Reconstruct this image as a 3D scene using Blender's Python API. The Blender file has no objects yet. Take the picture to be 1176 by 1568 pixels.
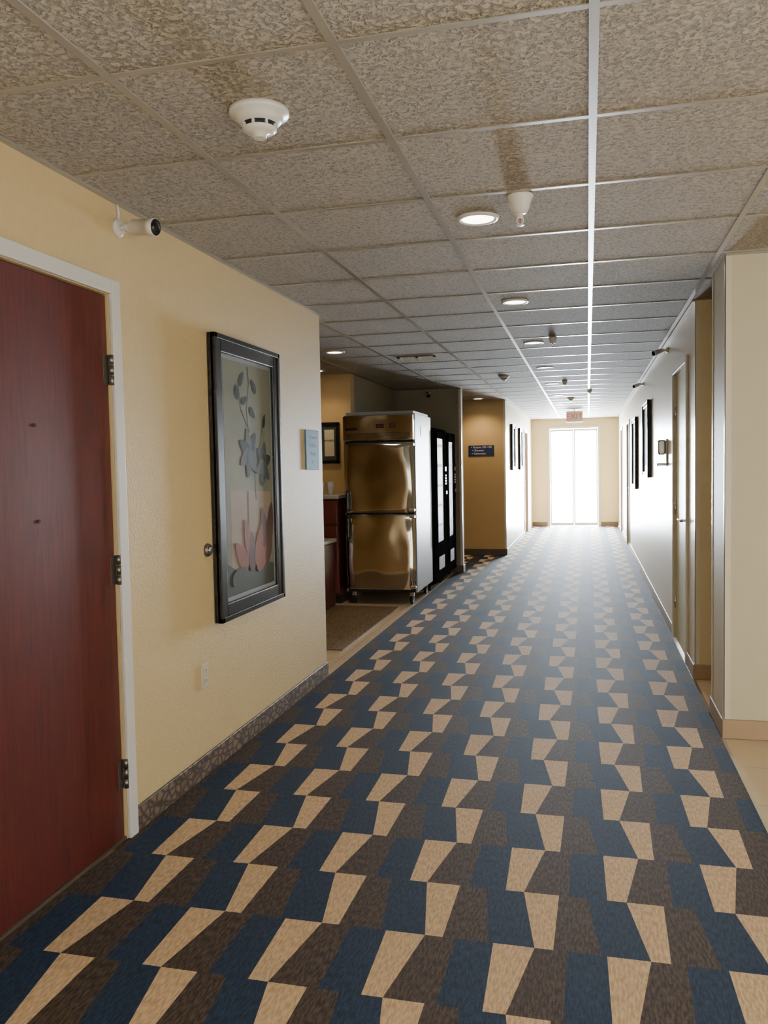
import bpy, bmesh, math, random
from mathutils import Vector, Matrix
random.seed(3)
scene = bpy.context.scene
H = 2.44
# ------------------------------------------------------------------ materials
def newmat(name):
    m = bpy.data.materials.new(name); m.use_nodes = True
    nt = m.node_tree; b = nt.nodes['Principled BSDF']
    return m, nt, b
def N(nt, t, **kw):
    n = nt.nodes.new(t)
    for k, v in kw.items():
        if k in n.inputs: n.inputs[k].default_value = v
        else: setattr(n, k, v)
    return n
def plain(name, col, rough=0.5, metal=0.0, coat=0.0, var=0.06, scale=8.0, bump=0.0, bscale=200.0, spec=0.5, emit=None, estr=0, bdist=0.003):
    m, nt, b = newmat(name)
    tc = N(nt, 'ShaderNodeTexCoord')
    no = N(nt, 'ShaderNodeTexNoise'); no.inputs['Scale'].default_value = scale; no.inputs['Detail'].default_value = 4
    nt.links.new(tc.outputs['Object'], no.inputs['Vector'])
    mx = N(nt, 'ShaderNodeMixRGB')
    mx.inputs[1].default_value = (*[c*(1-var) for c in col], 1)
    mx.inputs[2].default_value = (*[min(1, c*(1+var)) for c in col], 1)
    nt.links.new(no.outputs['Fac'], mx.inputs[0]); nt.links.new(mx.outputs[0], b.inputs['Base Color'])
    b.inputs['Roughness'].default_value = rough; b.inputs['Metallic'].default_value = metal
    b.inputs['Coat Weight'].default_value = coat; b.inputs['Coat Roughness'].default_value = 0.03
    b.inputs['Specular IOR Level'].default_value = spec
    if bump:
        n2 = N(nt, 'ShaderNodeTexNoise'); n2.inputs['Scale'].default_value = bscale; n2.inputs['Detail'].default_value = 3 if bscale > 10 else 0.5
        nt.links.new(tc.outputs['Object'], n2.inputs['Vector'])
        bp = N(nt, 'ShaderNodeBump'); bp.inputs['Strength'].default_value = bump; bp.inputs['Distance'].default_value = bdist
        nt.links.new(n2.outputs['Fac'], bp.inputs['Height']); nt.links.new(bp.outputs[0], b.inputs['Normal'])
    if emit:
        b.inputs['Emission Color'].default_value = (*emit, 1); b.inputs['Emission Strength'].default_value = estr
    return m

def carpet_mat(name, col, stripe):
    m, nt, b = newmat(name)
    tc = N(nt, 'ShaderNodeTexCoord')
    mp = N(nt, 'ShaderNodeMapping'); mp.inputs['Scale'].default_value = (1, 0.22, 1)
    nt.links.new(tc.outputs['Object'], mp.inputs['Vector'])
    n1 = N(nt, 'ShaderNodeTexNoise'); n1.inputs['Scale'].default_value = 150; n1.inputs['Detail'].default_value = 3
    nt.links.new(mp.outputs[0], n1.inputs['Vector'])
    r = N(nt, 'ShaderNodeValToRGB'); r.color_ramp.elements[0].position = 0.38; r.color_ramp.elements[1].position = 0.62
    r.color_ramp.elements[0].color = (*[c*(1-stripe) for c in col], 1)
    r.color_ramp.elements[1].color = (*[c*(1+stripe) for c in col], 1)
    nt.links.new(n1.outputs['Fac'], r.inputs[0]); nt.links.new(r.outputs[0], b.inputs['Base Color'])
    n2 = N(nt, 'ShaderNodeTexNoise'); n2.inputs['Scale'].default_value = 350; n2.inputs['Detail'].default_value = 2
    nt.links.new(tc.outputs['Object'], n2.inputs['Vector'])
    bp = N(nt, 'ShaderNodeBump'); bp.inputs['Strength'].default_value = 0.5; bp.inputs['Distance'].default_value = 0.003
    nt.links.new(n2.outputs['Fac'], bp.inputs['Height']); nt.links.new(bp.outputs[0], b.inputs['Normal'])
    b.inputs['Roughness'].default_value = 0.75; b.inputs['Specular IOR Level'].default_value = 0.16
    return m

def ceiling_mat():
    m, nt, b = newmat('acoustic_tile')
    tc = N(nt, 'ShaderNodeTexCoord')
    n1 = N(nt, 'ShaderNodeTexNoise'); n1.inputs['Scale'].default_value = 66; n1.inputs['Detail'].default_value = 3
    n1.inputs['Roughness'].default_value = 0.6; n1.inputs['Distortion'].default_value = 0.9
    nt.links.new(tc.outputs['Object'], n1.inputs['Vector'])
    r = N(nt, 'ShaderNodeValToRGB'); r.color_ramp.elements[0].position = 0.36; r.color_ramp.elements[1].position = 0.55
    nt.links.new(n1.outputs['Fac'], r.inputs[0])
    mx = N(nt, 'ShaderNodeMixRGB'); mx.inputs[1].default_value = (0.27, 0.24, 0.195, 1); mx.inputs[2].default_value = (0.46, 0.415, 0.345, 1)  # shadow contrast of the pits put into the base colour, darker where recessed
    nt.links.new(r.outputs[0], mx.inputs[0]); nt.links.new(mx.outputs[0], b.inputs['Base Color'])
    bp = N(nt, 'ShaderNodeBump'); bp.inputs['Strength'].default_value = 1.0; bp.inputs['Distance'].default_value = 0.010
    nt.links.new(r.outputs[0], bp.inputs['Height']); nt.links.new(bp.outputs[0], b.inputs['Normal'])
    b.inputs['Roughness'].default_value = 0.85
    return m

def wood_mat(name, c1, c2, axis='Z', rough=0.35):
    m, nt, b = newmat(name)
    tc = N(nt, 'ShaderNodeTexCoord'); mp = N(nt, 'ShaderNodeMapping')
    mp.inputs['Scale'].default_value = (9, 9, 0.6) if axis == 'Z' else (9, 0.6, 9)
    nt.links.new(tc.outputs['Object'], mp.inputs['Vector'])
    n1 = N(nt, 'ShaderNodeTexNoise'); n1.inputs['Scale'].default_value = 7; n1.inputs['Detail'].default_value = 8; n1.inputs['Distortion'].default_value = 1.2
    nt.links.new(mp.outputs[0], n1.inputs['Vector'])
    r = N(nt, 'ShaderNodeValToRGB'); r.color_ramp.elements[0].position = 0.3; r.color_ramp.elements[1].position = 0.7
    r.color_ramp.elements[0].color = (*c1, 1); r.color_ramp.elements[1].color = (*c2, 1)
    nt.links.new(n1.outputs['Fac'], r.inputs[0]); nt.links.new(r.outputs[0], b.inputs['Base Color'])
    b.inputs['Roughness'].default_value = rough
    return m

def tile_mat(name, col, grout, size):
    m, nt, b = newmat(name)
    tc = N(nt, 'ShaderNodeTexCoord')
    br = N(nt, 'ShaderNodeTexBrick'); br.offset = 0.0
    br.inputs['Scale'].default_value = 1.0; br.inputs['Brick Width'].default_value = size; br.inputs['Row Height'].default_value = size
    br.inputs['Mortar Size'].default_value = 0.004
    br.inputs['Color1'].default_value = (*col, 1); br.inputs['Color2'].default_value = (*[c*0.93 for c in col], 1); br.inputs['Mortar'].default_value = (*grout, 1)
    nt.links.new(tc.outputs['Object'], br.inputs['Vector'])
    no = N(nt, 'ShaderNodeTexNoise'); no.inputs['Scale'].default_value = 9; no.inputs['Detail'].default_value = 5
    nt.links.new(tc.outputs['Object'], no.inputs['Vector'])
    mx = N(nt, 'ShaderNodeMixRGB'); mx.blend_type = 'MULTIPLY'; mx.inputs[0].default_value = 0.25
    nt.links.new(br.outputs['Color'], mx.inputs[1]); nt.links.new(no.outputs['Color'], mx.inputs[2])
    nt.links.new(mx.outputs[0], b.inputs['Base Color'])
    b.inputs['Roughness'].default_value = 0.35
    return m

def base_mat(name, c1, c2, sc=30):
    m, nt, b = newmat(name)
    tc = N(nt, 'ShaderNodeTexCoord')
    w = N(nt, 'ShaderNodeTexVoronoi'); w.inputs['Scale'].default_value = sc; w.feature = 'DISTANCE_TO_EDGE'
    mp = N(nt, 'ShaderNodeMapping'); mp.inputs['Scale'].default_value = (1, 0.6, 1)
    nt.links.new(tc.outputs['Object'], mp.inputs['Vector']); nt.links.new(mp.outputs[0], w.inputs['Vector'])
    r = N(nt, 'ShaderNodeValToRGB'); r.color_ramp.elements[0].position = 0.05; r.color_ramp.elements[1].position = 0.22
    r.color_ramp.elements[0].color = (*c1, 1); r.color_ramp.elements[1].color = (*c2, 1)
    nt.links.new(w.outputs['Distance'], r.inputs[0]); nt.links.new(r.outputs[0], b.inputs['Base Color'])
    bp = N(nt, 'ShaderNodeBump'); bp.inputs['Strength'].default_value = 0.5; bp.inputs['Distance'].default_value = 0.004
    nt.links.new(r.outputs[0], bp.inputs['Height']); nt.links.new(bp.outputs[0], b.inputs['Normal'])
    b.inputs['Roughness'].default_value = 0.5
    return m

M = {}
M['wall'] = plain('wallpaper_cream', (0.61, 0.465, 0.235), 0.55, var=0.05, scale=30, bump=0.5, bscale=80)
M['wall_far'] = plain('wallpaper_beige', (0.67, 0.56, 0.35), 0.30, var=0.04, scale=30, bump=0.2, bscale=120)
M['wall_gold'] = plain('paint_gold', (0.54, 0.36, 0.15), 0.5, var=0.04, bump=0.2, bscale=120)
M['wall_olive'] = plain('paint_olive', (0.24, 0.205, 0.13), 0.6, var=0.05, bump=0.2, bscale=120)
M['wall_pale'] = plain('paint_pale', (0.54, 0.49, 0.35), 0.5, var=0.03, bump=0.15, bscale=120)
M['ceiling'] = ceiling_mat()
M['grid'] = plain('grid_metal', (0.32, 0.30, 0.265), 0.30, metal=0.15, var=0.03)
M['beige'] = carpet_mat('carpet_beige', (0.53, 0.37, 0.215), 0.20)
M['brown'] = carpet_mat('carpet_brown', (0.052, 0.034, 0.023), 0.5)
M['navy'] = carpet_mat('carpet_navy', (0.0115, 0.0235, 0.052), 0.35)
M['tile'] = tile_mat('ceramic_tile', (0.70, 0.54, 0.37), (0.45, 0.35, 0.24), 0.45)
M['mat'] = base_mat('mat_weave', (0.09, 0.055, 0.025), (0.24, 0.165, 0.09), 40)
M['concrete'] = plain('slab_concrete', (0.3, 0.29, 0.27), 0.8)
M['base'] = base_mat('baseboard_pattern', (0.05, 0.033, 0.022), (0.19, 0.135, 0.09), 30)
M['base_tan'] = plain('baseboard_tan', (0.33, 0.23, 0.14), 0.45)
M['base_dark'] = plain('baseboard_dark', (0.09, 0.06, 0.04), 0.45)
M['mahogany'] = wood_mat('mahogany', (0.050, 0.008, 0.006), (0.100, 0.015, 0.010), 'Z', 0.42)
M['white'] = plain('white_paint', (0.72, 0.70, 0.66), 0.35, var=0.02)
M['plastic'] = plain('white_plastic', (0.74, 0.72, 0.69), 0.35, var=0.02)
M['ivory'] = plain('ivory_plastic', (0.66, 0.60, 0.46), 0.22, var=0.02)
M['black'] = plain('black_gloss', (0.012, 0.011, 0.011), 0.25, var=0.1, spec=0.4)
M['blackmatte'] = plain('black_matte', (0.02, 0.02, 0.02), 0.6, spec=0.2)
M['vendblack'] = plain('vending_black', (0.010, 0.010, 0.011), 0.6, var=0.1, spec=0.0)
M['steel'] = plain('brushed_steel', (0.68, 0.66, 0.61), 0.10, metal=1.0, var=0.03, scale=3, bump=0.8, bscale=2.3, bdist=0.10)
M['steel_side'] = plain('steel_panel', (0.25, 0.27, 0.29), 0.35, metal=0.0, var=0.08, spec=0.3)
M['chrome'] = plain('chrome', (0.75, 0.75, 0.73), 0.15, metal=1.0)
M['bronze'] = plain('hinge_bronze', (0.20, 0.18, 0.16), 0.35, metal=0.9)
M['silver'] = plain('mat_silver', (0.22, 0.24, 0.25), 0.3, coat=0.25)
def art(n, c, v=0.25): return plain(n, c, 0.6, coat=0.0, var=v, scale=3, spec=0.06)
M['art_bg'] = art('art_ground', (0.165, 0.165, 0.118), 0.35)
M['art_dark'] = art('art_ink', (0.018, 0.021, 0.016))
M['art_pink'] = art('art_blush', (0.250, 0.200, 0.155))
M['art_coral'] = art('art_coral', (0.19, 0.075, 0.055))
M['art_mauve'] = art('art_mauve', (0.085, 0.050, 0.042))
M['art_grey'] = art('art_grey', (0.060, 0.065, 0.055))
M['paper'] = plain('paper_cream', (0.65, 0.55, 0.38), 0.5, coat=0.4)
M['blue2'] = plain('sign_lightblue', (0.09, 0.21, 0.36), 0.6, spec=0.1)
M['signtext'] = plain('sign_text', (0.42, 0.47, 0.53), 0.6, spec=0.1)
M['signnavy'] = plain('sign_navy', (0.012, 0.022, 0.085), 0.3)
M['red'] = plain('exit_red', (0.7, 0.10, 0.08), 0.4, emit=(1, 0.05, 0.03), estr=0.3)
M['redbulb'] = plain('sprinkler_bulb', (0.45, 0.05, 0.03), 0.2)
M['led'] = plain('display_dark', (0.16, 0.02, 0.02), 0.3)
M['lamp'] = plain('lamp_lens', (1, 0.95, 0.85), 0.4, emit=(1.0, 0.93, 0.80), estr=12)
M['olive_door'] = plain('door_olive', (0.60, 0.58, 0.30), 0.35)
M['granite'] = plain('counter_granite', (0.35, 0.33, 0.30), 0.25, var=0.4, scale=60)
M['drinks'] = plain('vending_graphic', (0.02, 0.04, 0.055), 0.4, spec=0.02, var=0.5, scale=6)
M['teal'] = plain('vending_window', (0.04, 0.09, 0.10), 0.4, spec=0.04, var=0.4, scale=9)
m, nt, b = newmat('clear_glass'); b.inputs['Roughness'].default_value = 0.02; b.inputs['Alpha'].default_value = 0.06
b.inputs['Base Color'].default_value = (0.9, 0.95, 1, 1); M['glass'] = m

# ------------------------------------------------------------------ mesh builder
class B:
    def __init__(s, name, center=True):
        s.name = name; s.bm = bmesh.new(); s.mats = []; s.center = center
    def mi(s, m):
        m = M[m] if isinstance(m, str) else m
        if m not in s.mats: s.mats.append(m)
        return s.mats.index(m)
    def merge(s, tb, mat, mtx=None, smooth=False):
        if mtx is not None: tb.transform(mtx)
        i = s.mi(mat)
        for f in tb.faces:
            f.material_index = i
            if smooth: f.smooth = True
        me = bpy.data.meshes.new('tmp'); tb.to_mesh(me); tb.free()
        s.bm.from_mesh(me); bpy.data.meshes.remove(me); return s
    def box(s, x0, x1, y0, y1, z0, z1, mat, bev=0.0, seg=2, mtx=None, smooth=False):
        tb = bmesh.new(); bmesh.ops.create_cube(tb, size=1.0)
        for v in tb.verts:
            v.co = Vector(((x0+x1)/2+v.co.x*(x1-x0), (y0+y1)/2+v.co.y*(y1-y0), (z0+z1)/2+v.co.z*(z1-z0)))
        if bev: bmesh.ops.bevel(tb, geom=tb.edges[:], offset=bev, segments=seg, affect='EDGES', profile=0.5)
        return s.merge(tb, mat, mtx, smooth)
    def cyl(s, p0, p1, r0, mat, r1=None, seg=24):
        p0, p1 = Vector(p0), Vector(p1); r1 = r0 if r1 is None else r1
        return s.lathe([(0, 0), (r0, 0), (r1, (p1-p0).length), (0, (p1-p0).length)], p0, p1-p0, mat, seg)
    def lathe(s, prof, o, axis, mat, seg=32):
        tb = bmesh.new(); rings = []
        for r, z in prof:
            if r < 1e-6: rings.append([tb.verts.new((0, 0, z))])
            else: rings.append([tb.verts.new((r*math.cos(2*math.pi*i/seg), r*math.sin(2*math.pi*i/seg), z)) for i in range(seg)])
        for a, c in zip(rings, rings[1:]):
            for i in range(seg):
                j = (i+1) % seg
                if len(a) == 1 and len(c) == 1: continue
                if len(a) == 1: tb.faces.new((a[0], c[i], c[j]))
                elif len(c) == 1: tb.faces.new((a[j], a[i], c[0]))
                else:
                    f = tb.faces.new((a[i], c[i], c[j], a[j])); f.smooth = True
        bmesh.ops.recalc_face_normals(tb, faces=tb.faces[:])
        q = Vector((0, 0, 1)).rotation_difference(Vector(axis).normalized()).to_matrix().to_4x4()
        i = s.mi(mat)
        tb.transform(Matrix.Translation(Vector(o)) @ q)
        for f in tb.faces: f.material_index = i
        me = bpy.data.meshes.new('tmp'); tb.to_mesh(me); tb.free(); s.bm.from_mesh(me); bpy.data.meshes.remove(me); return s
    def poly(s, pts, mat):
        vs = [s.bm.verts.new(p) for p in pts]; f = s.bm.faces.new(vs); f.material_index = s.mi(mat); return s
    def tube(s, pts, r, mat, seg=8):
        for a, c in zip(pts, pts[1:]): s.cyl(a, c, r, mat, seg=seg)
        return s
    def text(s, txt, size, mtx, mat, depth=0.001):
        cu = bpy.data.curves.new('t', 'FONT'); cu.body = txt; cu.size = size; cu.extrude = depth
        cu.align_x = 'CENTER'; cu.align_y = 'CENTER'
        ob = bpy.data.objects.new('t', cu); scene.collection.objects.link(ob)
        bpy.context.view_layer.update()
        me = bpy.data.meshes.new_from_object(ob.evaluated_get(bpy.context.evaluated_depsgraph_get()))
        tb = bmesh.new(); tb.from_mesh(me); bpy.data.objects.remove(ob); bpy.data.curves.remove(cu); bpy.data.meshes.remove(me)
        return s.merge(tb, mat, mtx)
    def done(s):
        me = bpy.data.meshes.new(s.name)
        c = Vector((0, 0, 0))
        if s.center and s.bm.verts:
            lo = Vector([min(v.co[k] for v in s.bm.verts) for k in range(3)]); hi = Vector([max(v.co[k] for v in s.bm.verts) for k in range(3)])
            c = (lo+hi)/2
            for v in s.bm.verts: v.co -= c
        s.bm.to_mesh(me); s.bm.free()
        for m in s.mats: me.materials.append(m)
        ob = bpy.data.objects.new(s.name, me); ob.location = c; scene.collection.objects.link(ob); return ob

def face_px(x, y, z): return Matrix(((0, 0, 1, x), (1, 0, 0, y), (0, 1, 0, z), (0, 0, 0, 1)))
def face_ny(x, y, z): return Matrix(((1, 0, 0, x), (0, 0, -1, y), (0, 1, 0, z), (0, 0, 0, 1)))

# ------------------------------------------------------------------ shell
XL, XR, XF = -1.738, 0.67, -1.25
def wall(name, x0, x1, y0, y1, mat, openings=(), along='Y'):
    b = B(name, False); a0, a1 = (y0, y1) if along == 'Y' else (x0, x1)
    def bx(p, q, z0, z1):
        if q-p < 1e-4 or z1-z0 < 1e-4: return
        if along == 'Y': b.box(x0, x1, p, q, z0, z1, mat)
        else: b.box(p, q, y0, y1, z0, z1, mat)
    cur = a0
    for (p, q, z0, z1) in openings:
        bx(cur, p, 0, H); bx(p, q, 0, z0); bx(p, q, z1, H); cur = q
    bx(cur, a1, 0, H)
    return b.done()
wall('wall_left', XL-0.15, XL, -3.0, 5.33, 'wall', [(1.86, 2.80, 0, 2.08)])
wall('wall_alcove_near', -4.3, XL-0.15, 5.18, 5.33, 'wall_gold', along='X')
wall('wall_alcove_left', -4.45, -4.3, 5.18, 13.2, 'wall_gold')
wall('wall_alcove_back', -4.3, -2.5, 8.70, 8.85, 'wall_gold', along='X')
wall('wall_alcove_side', -2.65, -2.5, 8.85, 10.87, 'wall_olive')
wall('wall_alcove_end', -4.3, -1.62, 10.87, 11.02, 'wall_olive', along='X')
wall('wall_crossing', -4.3, XF, 13.07, 13.22, 'wall_gold', along='X')
wall('wall_left_far', XF-0.15, XF, 13.22, 19.3, 'wall_far', [(16.9, 17.8, 0, 2.08)])
wall('wall_end', XF-0.15, XR+0.15, 19.3, 19.45, 'wall_far', [(-0.84, 0.22, 0, 2.22)], along='X')
wall('wall_right', XR, XR+0.15, 5.65, 19.3, 'wall_far', [(6.1, 6.98, 0, 2.10), (14.2, 15.1, 0, 2.08), (16.9, 17.8, 0, 2.08)])
wall('wall_right_return', XR+0.15, 5.0, 5.65, 5.80, 'wall_gold', along='X')
wall('wall_pillar', XR, 5.0, 4.46, 4.90, 'wall_pale', along='X')
wall('wall_lobby', 5.0, 5.15, -3.15, 5.8, 'wall', [(-2.4, 3.6, 0.5, 2.2)])
wall('wall_back', XL-0.15, 5.0, -3.15, -3.0, 'wall', [(-1.2, 4.4, 0.5, 2.2)], along='X')

B('ceiling', False).box(-4.45, 5.15, -3.15, 19.45, H, H+0.1, 'ceiling').done()
B('floor', False).box(-4.45, 5.15, -3.15, 19.45, -0.15, -0.02, 'concrete').done()

# carpet with trapezoid pattern
P = 0.327; BH = 0.3155; Y0 = 2.388
cb = B('carpet', False)
def pieces(rowtype):
    cols = ['beige', 'brown', 'navy']
    if rowtype == 0:
        return [-.160, -.106, .030], [-.214, -.100, -.010], cols
    return [-.274, -.214, -.070], [-.281, -.160, -.065], cols
for k in range(-18, 55):
    ya, yb = Y0+k*BH, Y0+(k+1)*BH
    if yb < -3 or ya > 19.3: continue
    bt, tp, cols = pieces(k % 2)
    for n in range(-14, 6):
        for j in range(3):
            b0 = bt[j]; b1 = bt[j+1] if j < 2 else bt[0]+P
            t0 = tp[j]; t1 = tp[j+1] if j < 2 else tp[0]+P
            cb.poly([(b0+n*P, ya, 0), (b1+n*P, ya, 0), (t1+n*P, yb, 0), (t0+n*P, yb, 0)], cols[j])
def cut(co, no, clear):
    bmesh.ops.bisect_plane(cb.bm, geom=cb.bm.verts[:]+cb.bm.edges[:]+cb.bm.faces[:], plane_co=co, plane_no=no, clear_outer=clear)
cut((0.655, 0, 0), (1, 0, 0), True); cut((0, -3, 0), (0, -1, 0), True); cut((0, 19.3, 0), (0, 1, 0), True); cut((-4.3, 0, 0), (-1, 0, 0), True)
cut((XL, 0, 0), (1, 0, 0), False); cut((XF, 0, 0), (1, 0, 0), False); cut((0, 10.95, 0), (0, 1, 0), False); cut((0, 13.1, 0), (0, 1, 0), False)
dele = []
for f in cb.bm.faces:
    c = f.calc_center_median()
    if (c.x < XL and not (10.95 < c.y < 13.1)) or (c.x < XF and c.y > 13.1): dele.append(f)
bmesh.ops.delete(cb.bm, geom=dele, context='FACES')
for f in cb.bm.faces:
    f.normal_update()
    if f.normal.z < 0: f.normal_flip()
cb.done()
B('floor_tile_lobby', False).box(0.668, 5.0, -3.0, 5.65, -0.018, -0.001, 'tile').done()
B('floor_tile_alcove', False).box(-4.3, XL-0.008, 5.33, 10.87, -0.018, -0.001, 'tile').done()
t = B('trim_1', False); t.box(0.654, 0.670, -3.0, 4.46, -0.002, 0.004, 'chrome'); t.box(0.654, 0.670, 4.90, 5.65, -0.002, 0.004, 'chrome'); t.done()
B('trim_2', False).box(XL-0.012, XL+0.004, 5.33, 10.87, -0.002, 0.004, 'ivory').done()
B('door_light_block', False).box(XL-0.16, XL-0.004, 1.86, 2.80, -0.015, 0.010, 'base_dark').box(XL-0.16, XL-0.15, 1.80, 2.86, 0.0, 2.12, 'blackmatte').done()  # added sill and unseen black backing, stop light leaking in under the door
B('floor_mat').box(-3.2, -1.86, 6.1, 8.1, 0.0, 0.008, 'mat').done()

# ceiling grid
g = B('ceiling_grid', False)
x = 0.02-0.61*7
while x < 5: 
    g.box(x-0.012, x+0.012, -3.0, 19.3, H-0.005, H+0.002, 'grid'); x += 0.61
y = 1.97-0.61*8
while y < 19.3:
    g.box(-4.3, 5.0, y-0.010, y+0.010, H-0.003, H+0.002, 'grid'); y += 0.61
g.done()
w = B('trim_3', False)
w.box(XL, XL+0.02, -3, 5.33, H-0.008, H, 'grid'); w.box(XR-0.02, XR, 5.65, 19.3, H-0.008, H, 'grid'); w.box(XF, XF+0.02, 13.2, 19.3, H-0.008, H, 'grid'); w.box(XR, 5, 4.44, 4.46, H-0.008, H, 'grid')
w.done()

def bb(name, boxes, mat, h=0.10):
    b = B(name, False)
    for (x0, x1, y0, y1) in boxes: b.box(x0, x1, y0, y1, 0.0, h, mat, 0.003, 1)
    b.done()
bb('baseboard_left', [(XL, XL+0.012, 2.865, 5.33), (XL, XL+0.012, -3, 1.79)], 'base')
bb('baseboard_left_far', [(XF, XF+0.012, 13.07, 16.83), (XF, XF+0.012, 17.87, 19.3)], 'base_dark')
bb('baseboard_crossing', [(-4.3, XF, 13.058, 13.07)], 'base_dark')
bb('baseboard_alcove', [(-1.62, -1.608, 10.86, 11.02), (-1.75, -1.608, 10.858, 10.87)], 'base_dark')
bb('baseboard_end', [(XF, -0.91, 19.288, 19.3), (0.29, XR, 19.288, 19.3)], 'base_dark')
bb('baseboard_right', [(XR-0.012, XR, 5.64, 6.03), (XR-0.012, XR, 7.05, 14.13), (XR-0.012, XR, 15.17, 16.83), (XR-0.012, XR, 17.87, 19.3), (XR-0.012, 5.0, 5.638, 5.65)], 'base_tan')
bb('baseboard_pillar', [(XR-0.012, 5.0, 4.448, 4.46), (XR-0.012, XR, 4.46, 4.90)], 'base_tan')
def guard(name, x, y, sx, sy, mat='ivory'):
    b = B(name, False)
    b.box(min(x-sx*0.003, x), max(x-sx*0.003, x), min(y-sy*0.003, y+sy*0.028), max(y-sy*0.003, y+sy*0.028), 0.10, H-0.01, mat)
    b.box(min(x-sx*0.003, x+sx*0.028), max(x-sx*0.003, x+sx*0.028), min(y-sy*0.003, y), max(y-sy*0.003, y), 0.10, H-0.01, mat)
    b.done()
guard('trim_4', XR, 4.46, 1, 1); guard('trim_5', XR, 4.90, 1, -1); guard('trim_6', XR, 5.65, 1, 1)
guard('trim_7', -1.62, 10.87, -1, 1); guard('trim_8', XF, 13.07, -1, 1)

# ------------------------------------------------------------------ doors
d = B('door_1')
d.box(XL-0.055, XL-0.010, 1.865, 2.795, 0.012, 2.075, 'mahogany', 0.002, 1)
for zz in (1.574, 1.26): d.cyl((XL-0.012, 2.36, zz), (XL-0.008, 2.36, zz), 0.006, 'blackmatte', seg=16)
d.cyl((XL-0.012, 1.94, 1.0), (XL+0.01, 1.94, 1.0), 0.03, 'chrome')
d.cyl((XL+0.0, 1.94, 1.0), (XL+0.05, 1.94, 1.0), 0.011, 'chrome')
d.box(XL+0.04, XL+0.058, 1.93, 2.06, 0.99, 1.012, 'chrome', 0.004)
for zz in (1.80, 1.046, 0.257):
    d.box(XL-0.012, XL-0.007, 2.765, 2.80, zz-0.055, zz+0.055, 'bronze')
    for q in range(3): d.cyl((XL+0.004, 2.80, zz-0.057+q*0.0385), (XL+0.004, 2.80, zz-0.021+q*0.0385), 0.009, 'bronze', seg=14)
d.done()
f = B('door_frame', False)
def doorframe(f, xw, n, y0, y1, zt, mat, fw=0.058, pr=0.016, depth=0.12):
    xa, xb = sorted((xw, xw+n*pr))
    f.box(xa, xb, y1+0.002, y1+fw, 0, zt+fw, mat, 0.004)
    f.box(xa, xb, y0-fw, y0-0.002, 0, zt+fw, mat, 0.004)
    f.box(xa, xb, y0-0.002, y1+0.002, zt+0.002, zt+fw, mat, 0.004)
doorframe(f, XL, 1, 1.86, 2.80, 2.08, 'white'); f.done()
def plain_door(name, xw, n, y0, y1, zt, mat, rec, fmat, hy):
    b = B(name)
    doorframe(b, xw, n, y0, y1, zt, fmat, 0.05)
    xa, xb = sorted((xw-n*rec, xw-n*(rec+0.045)))
    b.box(xa, xb, y0+0.001, y1-0.001, 0.001, zt-0.001, mat, 0.002, 1)
    xs = xw-n*rec
    b.cyl((xs, hy, 1.0), (xs+n*0.012, hy, 1.0), 0.028, 'chrome')
    b.cyl((xs, hy, 1.0), (xs+n*0.055, hy, 1.0), 0.01, 'chrome')
    dy = 0.12 if hy < (y0+y1)/2 else -0.12
    b.cyl((xs+n*0.05, hy, 1.0), (xs+n*0.05, hy+dy, 1.0), 0.009, 'chrome')
    for zz in (0.3, 1.05, 1.8):
        yy = y1-0.012 if hy < (y0+y1)/2 else y0+0.012
        b.cyl((xs+n*0.004, yy, zz-0.05), (xs+n*0.004, yy, zz+0.05), 0.008, 'chrome', seg=12)
    b.done()
plain_door('door_2', XR, -1, 6.1, 6.98, 2.10, 'olive_door', 0.012, 'white', 6.18)
plain_door('door_3', XR, -1, 14.2, 15.1, 2.08, 'mahogany', 0.04, 'white', 14.28)
plain_door('door_4', XR, -1, 16.9, 17.8, 2.08, 'mahogany', 0.04, 'white', 16.98)
plain_door('door_5', XF, 1, 16.9, 17.8, 2.08, 'mahogany', 0.04, 'white', 16.98)
d = B('door_6')
x0, x1 = -0.84, 0.22; xm = (x0+x1)/2
d.box(x0-0.05, x0+0.0, 19.28, 19.3, 0, 2.27, 'white'); d.box(x1, x1+0.05, 19.28, 19.3, 0, 2.27, 'white'); d.box(x0, x1, 19.28, 19.3, 2.22, 2.27, 'white')
for (a, c) in ((x0+0.004, xm-0.002), (xm+0.002, x1-0.004)):
    d.box(a, a+0.03, 19.35, 19.385, 0.01, 2.21, 'white', 0.003); d.box(c-0.03, c, 19.35, 19.385, 0.01, 2.21, 'white', 0.003)
    d.box(a+0.03, c-0.03, 19.35, 19.385, 0.01, 0.08, 'white'); d.box(a+0.03, c-0.03, 19.35, 19.385, 2.16, 2.21, 'white')
    d.box(a+0.03, c-0.03, 19.36, 19.366, 0.08, 2.16, 'glass')
    d.cyl((a+0.03, 19.30, 1.02), (c-0.03, 19.30, 1.02), 0.010, 'chrome', seg=12)
    for q in (a+0.03, c-0.03): d.cyl((q, 19.30, 1.02), (q, 19.355, 1.02), 0.012, 'chrome', seg=10)
d.done()
def window(name, along, pos, a0, a1, z0, z1, n=3):
    b = B(name)
    def bx(p, q, za, zb, mat, t=0.05):
        if along == 'Y': b.box(pos-t/2, pos+t/2, p, q, za, zb, mat)
        else: b.box(p, q, pos-t/2, pos+t/2, za, zb, mat)
    bx(a0, a1, z0, z0+0.05, 'white'); bx(a0, a1, z1-0.05, z1, 'white')
    for i in range(n+1):
        c = a0+(a1-a0)*i/n; c = min(max(c, a0+0.025), a1-0.025); bx(c-0.025, c+0.025, z0+0.05, z1-0.05, 'white')
    b.done()
window('window_1', 'Y', 5.07, -2.4, 3.6, 0.5, 2.2, 4)
window('window_2', 'X', -3.07, -1.2, 4.4, 0.5, 2.2, 4)

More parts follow.
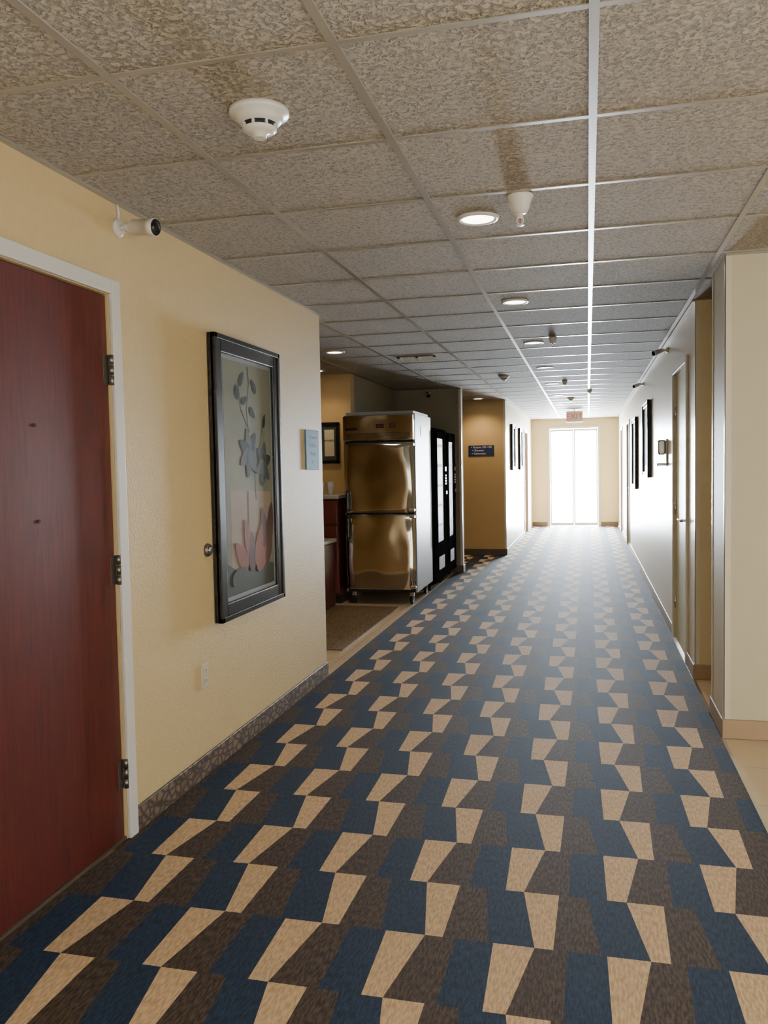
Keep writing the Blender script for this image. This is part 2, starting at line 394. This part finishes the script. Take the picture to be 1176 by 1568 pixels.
# ------------------------------------------------------------------ ceiling things
def downlight(name, x, y, pw=26):
    b = B(name)
    b.lathe([(0.066, H-0.004), (0.072, H-0.009), (0.084, H-0.007), (0.088, H-0.0005)], (x, y, 0), (0, 0, 1), 'plastic', 40)
    b.lathe([(0, H-0.0035), (0.068, H-0.0035)], (x, y, 0), (0, 0, 1), 'lamp', 40)
    o = b.done()
    ld = bpy.data.lights.new(name+'_bulb', 'SPOT'); ld.energy = pw; ld.color = (1, 0.80, 0.54); ld.spot_size = math.radians(135); ld.spot_blend = 0.7; ld.shadow_soft_size = 0.06
    lo = bpy.data.objects.new('bulb', ld); scene.collection.objects.link(lo); lo.parent = o
    lo.location = Vector((x, y, H-0.03))-o.location
for i, yy in enumerate([3.49, 5.31, 7.12, 8.97, 10.8, 12.63, 14.46, 16.3]): downlight('downlight', -0.437, yy, 18)
downlight('downlight', -0.437, 18.1, 80)  # added strong lamp, lights the end wall in place of door glare
downlight('downlight', -2.16, 7.05, 30)
downlight('downlight', -2.75, 8.30, 12)
downlight('downlight', -1.62, 12.68, 32)
downlight('downlight', -3.2, 12.3, 18)
downlight('downlight', 1.6, 5.28, 12)
for xx in (2.0, 3.8):
    for yy in (-1.5, 0.6, 2.7): downlight('downlight', xx, yy, 22)

def smoke(name, x, y, s=1.0):
    b = B(name)
    z = lambda v: H-v*s
    b.lathe([(0, z(0)), (0.084*s, z(0)), (0.086*s, z(0.010)), (0.082*s, z(0.016)), (0.068*s, z(0.020)), (0.066*s, z(0.028)), (0.058*s, z(0.036)), (0.050*s, z(0.040))], (x, y, 0), (0, 0, 1), 'plastic', 48)
    b.lathe([(0.050*s, z(0.040)), (0.044*s, z(0.041)), (0.043*s, z(0.052)), (0.047*s, z(0.052))], (x, y, 0), (0, 0, 1), 'blackmatte', 48)
    b.lathe([(0.048*s, z(0.051)), (0.048*s, z(0.056)), (0.036*s, z(0.064)), (0.020*s, z(0.067)), (0.018*s, z(0.078)), (0, z(0.079))], (x, y, 0), (0, 0, 1), 'plastic', 40)
    for i in range(8):
        a = i*math.pi/4; 
        b.box(-0.003*s, 0.003*s, 0.040*s, 0.052*s, -0.014*s, 0, 'plastic', mtx=Matrix.Translation((x, y, z(0.039))) @ Matrix.Rotation(a, 4, 'Z'))
    b.done()
smoke('smoke_detector', -0.906, 2.274)
smoke('smoke_detector', -0.93, 9.66, 0.7)
smoke('smoke_detector', -0.25, 13.2, 0.7)

def sprinkler(name, x, y, k=1.0):
    b = B(name); z = lambda v: H-v*k
    b.lathe([(0, z(0)), (0.050*k, z(0)), (0.051*k, z(0.006)), (0.046*k, z(0.010)), (0.034*k, z(0.052)), (0.026*k, z(0.066)), (0.012*k, z(0.068)), (0, z(0.068))], (x, y, 0), (0, 0, 1), 'plastic', 36)
    b.lathe([(0.012*k, z(0.066)), (0.012*k, z(0.082)), (0.007*k, z(0.084)), (0.0, z(0.084))], (x, y, 0), (0, 0, 1), 'plastic', 20)
    for sx in (-1, 1): b.tube([(x+sx*0.010*k, y, z(0.082)), (x+sx*0.013*k, y, z(0.096)), (x+sx*0.004*k, y, z(0.110))], 0.003*k, 'plastic')
    b.cyl((x, y, z(0.082)), (x, y, z(0.108)), 0.002*k, 'redbulb', seg=10)
    b.lathe([(0, z(0.108)), (0.016*k, z(0.110)), (0.016*k, z(0.112)), (0, z(0.114))], (x, y, 0), (0, 0, 1), 'plastic', 16)
    b.done()
sprinkler('fire_sprinkler', -0.246, 3.25)
sprinkler('fire_sprinkler', -0.27, 6.9, 0.7); sprinkler('fire_sprinkler', -0.27, 10.5, 0.7); sprinkler('fire_sprinkler', 0.03, 11.9, 0.7)

v = B('ceiling_vent')
vx0, vx1, vy0, vy1 = -1.72, -1.36, 7.60, 7.84
v.box(vx0, vx1, vy0, vy0+0.02, H-0.014, H-0.004, 'plastic'); v.box(vx0, vx1, vy1-0.02, vy1, H-0.014, H-0.004, 'plastic')
v.box(vx0, vx0+0.02, vy0, vy1, H-0.014, H-0.004, 'plastic'); v.box(vx1-0.02, vx1, vy0, vy1, H-0.014, H-0.004, 'plastic'); v.box((vx0+vx1)/2-0.01, (vx0+vx1)/2+0.01, vy0, vy1, H-0.014, H-0.004, 'plastic')
v.box(vx0+0.01, vx1-0.01, vy0+0.01, vy1-0.01, H-0.008, H-0.006, 'blackmatte')
for i in range(9):
    yy = vy0+0.03+i*0.0225; v.box(vx0+0.01, vx1-0.01, yy, yy+0.009, H-0.013, H-0.008, 'plastic')
v.done()

e = B('exit_sign')
ex, ey = -0.24, 16.0
e.box(ex-0.15, ex+0.15, ey-0.02, ey+0.02, H-0.24, H-0.04, 'plastic', 0.006); e.box(ex-0.07, ex+0.07, ey-0.03, ey+0.03, H-0.02, H-0.008, 'plastic', 0.004)
e.cyl((ex, ey, H-0.05), (ex, ey, H-0.015), 0.012, 'plastic'); e.text('EXIT', 0.15, face_ny(ex, ey-0.022, H-0.142), 'red', 0.002)
e.done()

def seccam(name, p, n, aim, L=0.14, r=0.03, mat='plastic', cable=True):
    p, n, aim = Vector(p), Vector(n).normalized(), Vector(aim).normalized()
    b = B(name)
    q = r/0.03
    b.lathe([(0, 0), (0.034*q, 0), (0.034*q, 0.008), (0.026*q, 0.018), (0, 0.018)], p, n, mat)
    e1 = p+n*0.045
    b.cyl(p+n*0.012, e1, 0.011*q, mat); b.lathe([(0, -0.017), (0.012, -0.012), (0.017, 0), (0.012, 0.012), (0, 0.017)], e1, aim, mat, 20)
    s = e1+aim*0.02
    b.cyl(e1, s, 0.013*q, mat)
    b.lathe([(0, 0), (r*0.8, 0), (r, 0.008), (r, L*0.72), (r*1.08, L*0.72), (r*1.08, L*0.98), (r, L)], s, aim, mat)
    b.lathe([(r, L), (r*0.97, L-0.004), (r*0.5, L-0.006), (r*0.42, L+0.002), (0, L+0.004)], s, aim, 'black')
    if cable: b.tube([p+n*0.006+Vector((0, 0, 0.03)), p+n*0.012+Vector((0, -0.006, 0.05)), p+n*0.006+Vector((0, -0.004, H-p.z-0.004))], 0.004, mat)
    b.done()
seccam('security_camera', (XL, 2.88, 2.345), (1, 0, 0), (0.8, -0.12, -0.10), L=0.11)
seccam('security_camera', (XR, 7.5, 2.37), (-1, 0, 0), (-0.6, -0.5, -0.25), L=0.09, r=0.02, cable=False)
seccam('security_camera', (XR, 10.6, 2.37), (-1, 0, 0), (-0.6, -0.5, -0.25), L=0.09, r=0.02, cable=False)
seccam('security_camera', (-2.05, 10.87, 2.38), (0, -1, 0), (0.3, -0.9, -0.4), L=0.08, cable=False)

# ------------------------------------------------------------------ wall pictures
def frame(b, xw, n, y0, y1, z0, z1, fw, depth, mat, inner, iw):
    xa, xb = sorted((xw+n*0.003, xw+n*depth))
    b.box(xa, xb, y0, y0+fw, z0, z1, mat, 0.006); b.box(xa, xb, y1-fw, y1, z0, z1, mat, 0.006)
    b.box(xa, xb, y0+fw*0.8, y1-fw*0.8, z0, z0+fw, mat, 0.006); b.box(xa, xb, y0+fw*0.8, y1-fw*0.8, z1-fw, z1, mat, 0.006)
    xc, xd = sorted((xw+n*depth*0.5, xw+n*(depth+0.008))); l = fw*0.3
    b.box(xc, xd, y0, y0+l, z0, z1, mat, 0.003); b.box(xc, xd, y1-l, y1, z0, z1, mat, 0.003); b.box(xc, xd, y0, y1, z0, z0+l, mat, 0.003); b.box(xc, xd, y0, y1, z1-l, z1, mat, 0.003)
    xe, xf = sorted((xw+n*0.012, xw+n*0.020))
    b.box(xe, xf, y0+fw*.9, y1-fw*.9, z0+fw*.9, z1-fw*.9, inner)
pf = B('framed_picture')
y0, y1, z0, z1 = 3.615, 4.455, 0.685, 2.067
frame(pf, XL, 1, y0, y1, z0, z1, 0.085, 0.038, 'black', 'silver', 0.03)
ay0, ay1, az0, az1 = y0+0.125, y1-0.105, z0+0.105, z1-0.105
AW, AH = ay1-ay0, az1-az0
lay = [0]
def flat(pts, mat):
    lay[0] += 1; xx = XL+0.0205+lay[0]*0.00008
    pf.poly([(xx, ay0+u*AW, az0+v*AH) for u, v in pts], mat)
flat([(0, 0), (1, 0), (1, 1), (0, 1)], 'art_bg')
flat([(0.08, .06), (.62, .06), (.95, .12), (.96, .43), (.10, .45)], 'art_pink')
flat([(0, 0), (1, 0), (1, .09), (.55, .13), (.2, .10), (0, .14)], 'art_grey')
def leaf(u, v, l, w, ang, mat, asp=AW/AH):
    pts = []
    n = 16
    for i in range(n):
        t = 2*math.pi*i/n; a = l*math.cos(t)/2; c = w*math.sin(t)/2*(1-0.35*math.cos(t))
        x = a*math.cos(ang)-c*math.sin(ang); y = a*math.sin(ang)+c*math.cos(ang)
        pts.append((min(max(u+x, 0), 1), min(max(v+y*asp, 0), 1)))
    flat(pts, mat)
def stem(pts, w, mat):
    for (a, c) in zip(pts, pts[1:]):
        dx, dy = c[0]-a[0], (c[1]-a[1])/(AW/AH); L = math.hypot(dx, dy); nx, ny = -dy/L*w, dx/L*w*(AW/AH)
        flat([(a[0]-nx, a[1]-ny), (c[0]-nx, c[1]-ny), (c[0]+nx, c[1]+ny), (a[0]+nx, a[1]+ny)], mat)
stem([(.62, .40), (.60, .55), (.50, .68), (.46, .80), (.52, .92), (.50, .99)], .008, 'art_dark')
stem([(.52, .70), (.34, .80), (.30, .90)], .006, 'art_dark'); stem([(.60, .55), (.75, .66), (.80, .74)], .006, 'art_dark')
stem([(.45, .44), (.44, .20), (.50, .10)], .008, 'art_mauve')
for (u, v, l, w, a) in [(.36, .93, .16, .07, .9), (.62, .91, .15, .07, 2.3), (.26, .87, .13, .07, 1.9), (.42, .84, .13, .06, .4), (.58, .79, .14, .07, -.6), (.84, .76, .13, .06, 1.2)]: leaf(u, v, l, w, a, 'art_dark')
for i in range(7):
    a = i*0.9; leaf(.50+.10*math.cos(a), .61+.05*math.sin(a), .24, .12, a, 'art_dark' if i % 2 else 'art_grey')
for i in range(6):
    a = i*1.05+.3; leaf(.80+.07*math.cos(a), .56+.05*math.sin(a), .22, .12, a, 'art_grey' if i % 2 else 'art_dark')
for (u, v, l, w, a, mm) in [(.28, .16, .34, .16, 2.4, 'art_coral'), (.42, .23, .36, .15, 1.9, 'art_coral'), (.50, .17, .34, .16, 1.57, 'art_mauve'), (.78, .26, .40, .17, 1.8, 'art_mauve'), (.92, .28, .40, .15, 1.3, 'art_mauve'), (.66, .19, .38, .17, 1.2, 'art_coral'), (.74, .13, .34, .15, .5, 'art_coral'), (.88, .16, .26, .13, 1.0, 'art_mauve'), (.22, .08, .3, .12, .3, 'art_grey')]: leaf(u, v, l, w, a, mm)
pf.done()
def small_pic(name, xw, n, y0, y1, z0, z1):
    b = B(name); frame(b, xw, n, y0, y1, z0, z1, 0.06, 0.035, 'black', 'silver', 0.02)
    xx = sorted((xw+n*0.019, xw+n*0.022)); b.box(xx[0], xx[1], y0+0.13, y1-0.13, z0+0.13, z1-0.13, 'art_bg')
    xx = sorted((xw+n*0.019, xw+n*0.0225)); b.box(xx[0], xx[1], y0+0.2, y1-0.25, z0+0.15, z0+(z1-z0)*.55, 'art_coral')
    b.done()
small_pic('framed_picture', XR, -1, 9.45, 10.35, 1.25, 2.1)
small_pic('framed_picture', XR, -1, 11.9, 12.8, 1.05, 2.05)
small_pic('framed_picture', XF, 1, 13.9, 14.5, 1.33, 2.1)
small_pic('framed_picture', XF, 1, 15.5, 16.1, 1.33, 2.1)
c = B('certificate_frame')
cx0, cx1, cz0, cz1, cy = -2.86, -2.63, 1.47, 1.92, 8.70
for (a, bb_, c0, d0) in [(cx0, cx0+.035, cz0, cz1), (cx1-.035, cx1, cz0, cz1), (cx0, cx1, cz0, cz0+.035), (cx0, cx1, cz1-.035, cz1)]: c.box(a, bb_, cy-0.03, cy-0.002, c0, d0, 'black', 0.003)
c.box(cx0+.02, cx1-.02, cy-0.014, cy-0.006, cz0+.02, cz1-.02, 'art_grey'); c.box(cx0+.06, cx1-.06, cy-0.017, cy-0.012, cz0+.08, cz1-.08, 'paper')
c.text('AWARD', 0.03, face_ny((cx0+cx1)/2, cy-0.018, 1.72), 'art_dark')
c.done()

# ------------------------------------------------------------------ signs / wall bits
s = B('room_sign')
s.box(XL+0.001, XL+0.010, 4.98, 5.235, 1.41, 1.665, 'blue2', 0.003); 
for i, (tx, sz) in enumerate([('Restroom', 0.034), ('Breakfast', 0.034), ('Vending', 0.034), ('Ice', 0.032)]): s.text(tx, sz, face_px(XL+0.0102, 5.108, 1.62-i*0.053), 'signtext', 0.0003)
s.done()
s = B('directional_sign')
s.box(-1.83, -1.43, 13.058, 13.069, 1.57, 1.735, 'signnavy', 0.003)
s.text('< Rooms 101-110', 0.045, face_ny(-1.63, 13.057, 1.705), 'plastic'); s.text('< Elevator', 0.045, face_ny(-1.68, 13.057, 1.655), 'plastic'); s.text('< Restroom', 0.045, face_ny(-1.67, 13.057, 1.605), 'plastic')
s.done()
o = B('electrical_outlet')
oy, oz = 3.49, 0.465
o.box(XL+0.0005, XL+0.007, oy-0.036, oy+0.036, oz-0.058, oz+0.058, 'ivory', 0.003)
for dz in (-0.024, 0.024):
    o.box(XL+0.006, XL+0.010, oy-0.017, oy+0.017, oz+dz-0.014, oz+dz+0.014, 'ivory', 0.002)
    for dy in (-0.007, 0.007): o.box(XL+0.0098, XL+0.0104, oy+dy-0.001, oy+dy+0.001, oz+dz-0.003, oz+dz+0.007, 'blackmatte')
    o.cyl((XL+0.0098, oy, oz+dz-0.008), (XL+0.0104, oy, oz+dz-0.008), 0.002, 'blackmatte', seg=10)
o.cyl((XL+0.006, oy, oz), (XL+0.008, oy, oz), 0.003, 'chrome', seg=10)
o.done()
k = B('wall_door_stop')
k.lathe([(0, 0), (0.030, 0), (0.032, 0.006), (0.028, 0.016), (0.022, 0.022), (0.020, 0.016), (0, 0.012)], (XL, 3.555, 1.045), (1, 0, 0), 'bronze')
k.lathe([(0, 0.012), (0.018, 0.012), (0.014, 0.022), (0, 0.024)], (XL, 3.555, 1.045), (1, 0, 0), 'chrome')
k.done()
h = B('hand_sanitizer_dispenser')
hy, hz = 7.62, 1.50
h.box(XR-0.012, XR-0.001, hy-0.065, hy+0.065, hz-0.12, hz+0.12, 'plastic', 0.006)
h.box(XR-0.08, XR-0.012, hy-0.055, hy+0.055, hz-0.02, hz+0.11, 'chrome', 0.018, 3); h.box(XR-0.065, XR-0.012, hy-0.05, hy+0.05, hz-0.085, hz-0.028, 'glass', 0.01)
h.box(XR-0.09, XR-0.012, hy-0.055, hy+0.055, hz-0.115, hz-0.09, 'chrome', 0.01); h.done()

# ------------------------------------------------------------------ alcove: fridge, vending, cabinet
fr = B('commercial_refrigerator')
fx0, fx1, fy0, fy1 = -2.455, -1.70, 8.26, 9.12
fr.box(fx0, fx1, fy0, fy1, 0.13, 1.96, 'steel_side', 0.004)
fr.box(fx0+0.005, fx1-0.005, fy0-0.045, fy0-0.002, 1.69, 1.955, 'steel', 0.010, 3)
fr.box(fx0+0.02, fx1-0.02, fy0-0.004, fy0+0.01, 0.13, 1.70, 'blackmatte')
def steel_door(b, x0, x1, yf, yb, z0, z1):
    # gently pillowed sheet-metal door skin
    nx, nz = 28, 24; tb = bmesh.new(); grid = []
    for i in range(nx+1):
        row = []
        for j in range(nz+1):
            u, w_ = i/nx, j/nz
            u = 0.5-0.5*math.cos(math.pi*u); w_ = 0.5-0.5*math.cos(math.pi*w_)
            ex = abs(2*u-1); ez = abs(2*w_-1)
            d = 0.030*ex**14+0.012*ez**18+0.004*ex**2
            row.append(tb.verts.new((x0+u*(x1-x0), yf+min(d, yb-yf-0.002), z0+w_*(z1-z0))))
        grid.append(row)
    for i in range(nx):
        for j in range(nz):
            tb.faces.new((grid[i][j], grid[i+1][j], grid[i+1][j+1], grid[i][j+1]))
    b.merge(tb, 'steel', None, True)
    b.box(x0+0.002, x1-0.002, yf+0.040, yb, z0+0.002, z1-0.002, 'chrome')
for (a, c_) in ((0.955, 1.670), (0.165, 0.935)):
    steel_door(fr, fx0+0.008, fx1-0.008, fy0-0.064, fy0-0.010, a, c_)
    fr.box(fx0+0.02, fx1-0.02, fy0-0.012, fy0-0.003, a-0.004, c_+0.004, 'blackmatte')
for (a, c_) in ((0.99, 1.17), (0.70, 0.90)):
    fr.box(fx0+0.035, fx0+0.070, fy0-0.073, fy0-0.050, a-0.02, c_+0.02, 'blackmatte', 0.004)
    fr.box(fx0+0.040, fx0+0.065, fy0-0.110, fy0-0.090, a, c_, 'black', 0.006); fr.box(fx0+0.040, fx0+0.065, fy0-0.095, fy0-0.065, a, a+0.03, 'black', 0.004); fr.box(fx0+0.040, fx0+0.065, fy0-0.095, fy0-0.065, c_-0.03, c_, 'black', 0.004)
for zz in (0.19, 0.91, 0.98, 1.645): fr.box(fx1-0.06, fx1-0.004, fy0-0.072, fy0-0.02, zz-0.012, zz+0.012, 'chrome', 0.004)
fr.box(fx0+0.36, fx0+0.44, fy0-0.048, fy0-0.044, 1.82, 1.86, 'blackmatte'); fr.box(fx0+0.375, fx0+0.425, fy0-0.050, fy0-0.047, 1.83, 1.85, 'led')
fr.box(fx0+0.50, fx0+0.56, fy0-0.048, fy0-0.044, 1.82, 1.86, 'blackmatte'); fr.box(fx0+0.51, fx0+0.55, fy0-0.050, fy0-0.047, 1.83, 1.85, 'led')
fr.box(fx0+0.03, fx0+0.16, fy0-0.048, fy0-0.044, 1.80, 1.83, 'blackmatte')
for i in range(6): fr.box(fx0+0.04, fx1-0.04, fy0-0.048, fy0-0.044, 1.705+i*0.012, 1.709+i*0.012, 'blackmatte')
fr.box(fx0+0.02, fx1-0.02, fy0+0.02, fy1-0.05, 1.96, 1.99, 'steel_side', 0.004)
for xx in (fx0+0.07, fx1-0.07):
    for yy in (fy0+0.06, fy1-0.07):
        fr.cyl((xx, yy, 0.05), (xx, yy, 0.13), 0.018, 'chrome'); fr.cyl((xx-0.015, yy, 0.045), (xx+0.015, yy, 0.045), 0.045, 'blackmatte')
        fr.box(xx-0.022, xx+0.022, yy-0.03, yy+0.03, 0.085, 0.13, 'chrome', 0.004)
fr.box(fx1-0.0, fx1+0.004, fy0+0.30, fy0+0.60, 1.74, 1.84, 'plastic', 0.001)
fr.done()
def vending(name, y0, y1, xf, zt, gmat):
    b = B(name); xb = -2.46
    b.box(xb, xf-0.05, y0, y1, 0.06, zt, 'vendblack', 0.008)
    b.box(xf-0.05, xf, y0+0.005, y1-0.005, 0.08, zt-0.005, 'vendblack', 0.015, 3)
    b.box(xf-0.003, xf+0.004, y0+0.12, y1-0.24, 0.52, zt-0.10, gmat, 0.002)
    b.box(xf, xf+0.014, y0+0.02, y0+0.12, 0.50, zt-0.04, 'vendblack', 0.003); b.box(xf, xf+0.014, y1-0.245, y1-0.185, 0.50, zt-0.04, 'vendblack', 0.003)
    b.box(xf, xf+0.010, y0+0.045, y1-0.185, 0.48, 0.54, 'vendblack', 0.003); b.box(xf, xf+0.014, y0+0.02, y1-0.185, zt-0.12, zt-0.04, 'vendblack', 0.003)
    for i in range(5): b.box(xf+0.002, xf+0.006, y0+0.12, y1-0.24, 0.72+i*0.23, 0.75+i*0.23, 'blackmatte')
    b.box(xf-0.002, xf+0.008, y1-0.16, y1-0.04, 1.0, 1.45, 'vendblack', 0.004)
    b.box(xf+0.006, xf+0.011, y1-0.14, y1-0.06, 1.36, 1.41, 'led')
    for r_ in range(4):
        for c_ in range(3): b.box(xf+0.007, xf+0.012, y1-0.137+c_*0.028, y1-0.118+c_*0.028, 1.20+r_*0.032, 1.22+r_*0.032, 'plastic')
    b.box(xf+0.007, xf+0.02, y1-0.13, y1-0.07, 1.08, 1.12, 'chrome', 0.003)
    b.box(xf-0.002, xf+0.012, y0+0.12, y1-0.26, 0.20, 0.40, 'vendblack', 0.004); b.box(xf+0.008, xf+0.015, y0+0.14, y1-0.28, 0.22, 0.37, 'blackmatte', 0.002)
    for yy in (y0+0.06, y1-0.06):
        for xx in (xb+0.08, xf-0.1): b.cyl((xx, yy, 0), (xx, yy, 0.07), 0.025, 'blackmatte')
    b.done()
vending('vending_machine', 9.22, 10.02, -1.68, 1.86, 'teal')
vending('vending_machine', 10.08, 10.80, -1.69, 1.84, 'drinks')
k = B('counter_cabinet')
k.box(-3.9, -2.52, 8.22, 8.69, 0.09, 1.10, 'mahogany', 0.003, 1); k.box(-3.9, -2.52, 8.27, 8.69, 0.0, 0.09, 'blackmatte')
k.box(-3.92, -2.505, 8.19, 8.695, 1.10, 1.14, 'granite', 0.006)
for i in range(3):
    xa = -3.88+i*0.455
    k.box(xa, xa+0.44, 8.200, 8.219, 0.12, 0.82, 'mahogany', 0.004); k.box(xa, xa+0.44, 8.200, 8.219, 0.84, 1.08, 'mahogany', 0.004)
    k.cyl((xa+0.16, 8.18, 0.96), (xa+0.28, 8.18, 0.96), 0.006, 'chrome', seg=10); 
    for q in (0.16, 0.28): k.cyl((xa+q, 8.18, 0.96), (xa+q, 8.201, 0.96), 0.005, 'chrome', seg=8)
k.done()
for (cx_, cy_) in ((-2.74, 8.34), (-2.66, 8.42)):
    q = B('paper_cup_stack'); 
    for i in range(4): q.lathe([(0, 0), (0.028, 0), (0.038, 0.09), (0.040, 0.092), (0.036, 0.09), (0.026, 0.004), (0, 0.004)], (cx_, cy_, 1.141+i*0.014), (0, 0, 1), 'plastic', 20)
    q.done()
q = B('waste_bin')
q.box(-2.98, -2.53, 7.72, 8.10, 0.01, 0.66, 'mahogany', 0.01); q.box(-3.0, -2.51, 7.70, 8.12, 0.66, 0.70, 'granite', 0.01, 3); q.lathe([(0.12, 0.70), (0.13, 0.712), (0.10, 0.712), (0.09, 0.703)], (-2.755, 7.91, 0), (0, 0, 1), 'chrome')
q.done()

# ------------------------------------------------------------------ daylight
wd = bpy.data.worlds.new('sky_world'); scene.world = wd; wd.use_nodes = True; nt = wd.node_tree
bg = nt.nodes['Background']
tc = nt.nodes.new('ShaderNodeTexCoord'); sp = nt.nodes.new('ShaderNodeSeparateXYZ'); nt.links.new(tc.outputs['Generated'], sp.inputs[0])
mr = nt.nodes.new('ShaderNodeMapRange'); mr.inputs['From Min'].default_value = 0.2; mr.inputs['From Max'].default_value = 0.8; mr.inputs['To Min'].default_value = 3.1; mr.inputs['To Max'].default_value = 360.0
nt.links.new(sp.outputs['Y'], mr.inputs['Value']); nt.links.new(mr.outputs[0], bg.inputs['Strength'])
bg.inputs['Color'].default_value = (0.80, 0.90, 1.0, 1)
def portal(name, loc, rot, sx, sy):
    l = bpy.data.lights.new(name, 'AREA'); l.shape = 'RECTANGLE'; l.size = sx; l.size_y = sy; l.cycles.is_portal = True
    o = bpy.data.objects.new(name, l); o.location = loc; o.rotation_euler = rot; scene.collection.objects.link(o)
portal('daylight_portal', (-0.31, 19.47, 1.11), (math.radians(-90), 0, 0), 1.06, 2.22)
portal('daylight_portal', (5.17, 0.6, 1.35), (0, math.radians(90), 0), 1.7, 6.0)
portal('daylight_portal', (1.6, -3.17, 1.35), (math.radians(90), 0, 0), 5.6, 1.7)

# ------------------------------------------------------------------ camera
psi, th, ro = math.radians(13.87), math.radians(3.07), 0.019
R = Vector((math.cos(psi), math.sin(psi), 0)); F = Vector((-math.sin(psi), math.cos(psi), 0)); Z = Vector((0, 0, 1))
wv = F*math.cos(th)-Z*math.sin(th); u0 = F*math.sin(th)+Z*math.cos(th)
r = R*math.cos(ro)-u0*math.sin(ro); u = R*math.sin(ro)+u0*math.cos(ro)
cd = bpy.data.cameras.new('camera'); co = bpy.data.objects.new('camera', cd); scene.collection.objects.link(co)
co.matrix_world = Matrix(((r.x, u.x, -wv.x, 0), (r.y, u.y, -wv.y, 0), (r.z, u.z, -wv.z, 1.415), (0, 0, 0, 1)))
cd.sensor_width = 36; cd.sensor_fit = 'AUTO'; cd.lens = 29.11; cd.clip_start = 0.05
scene.camera = co
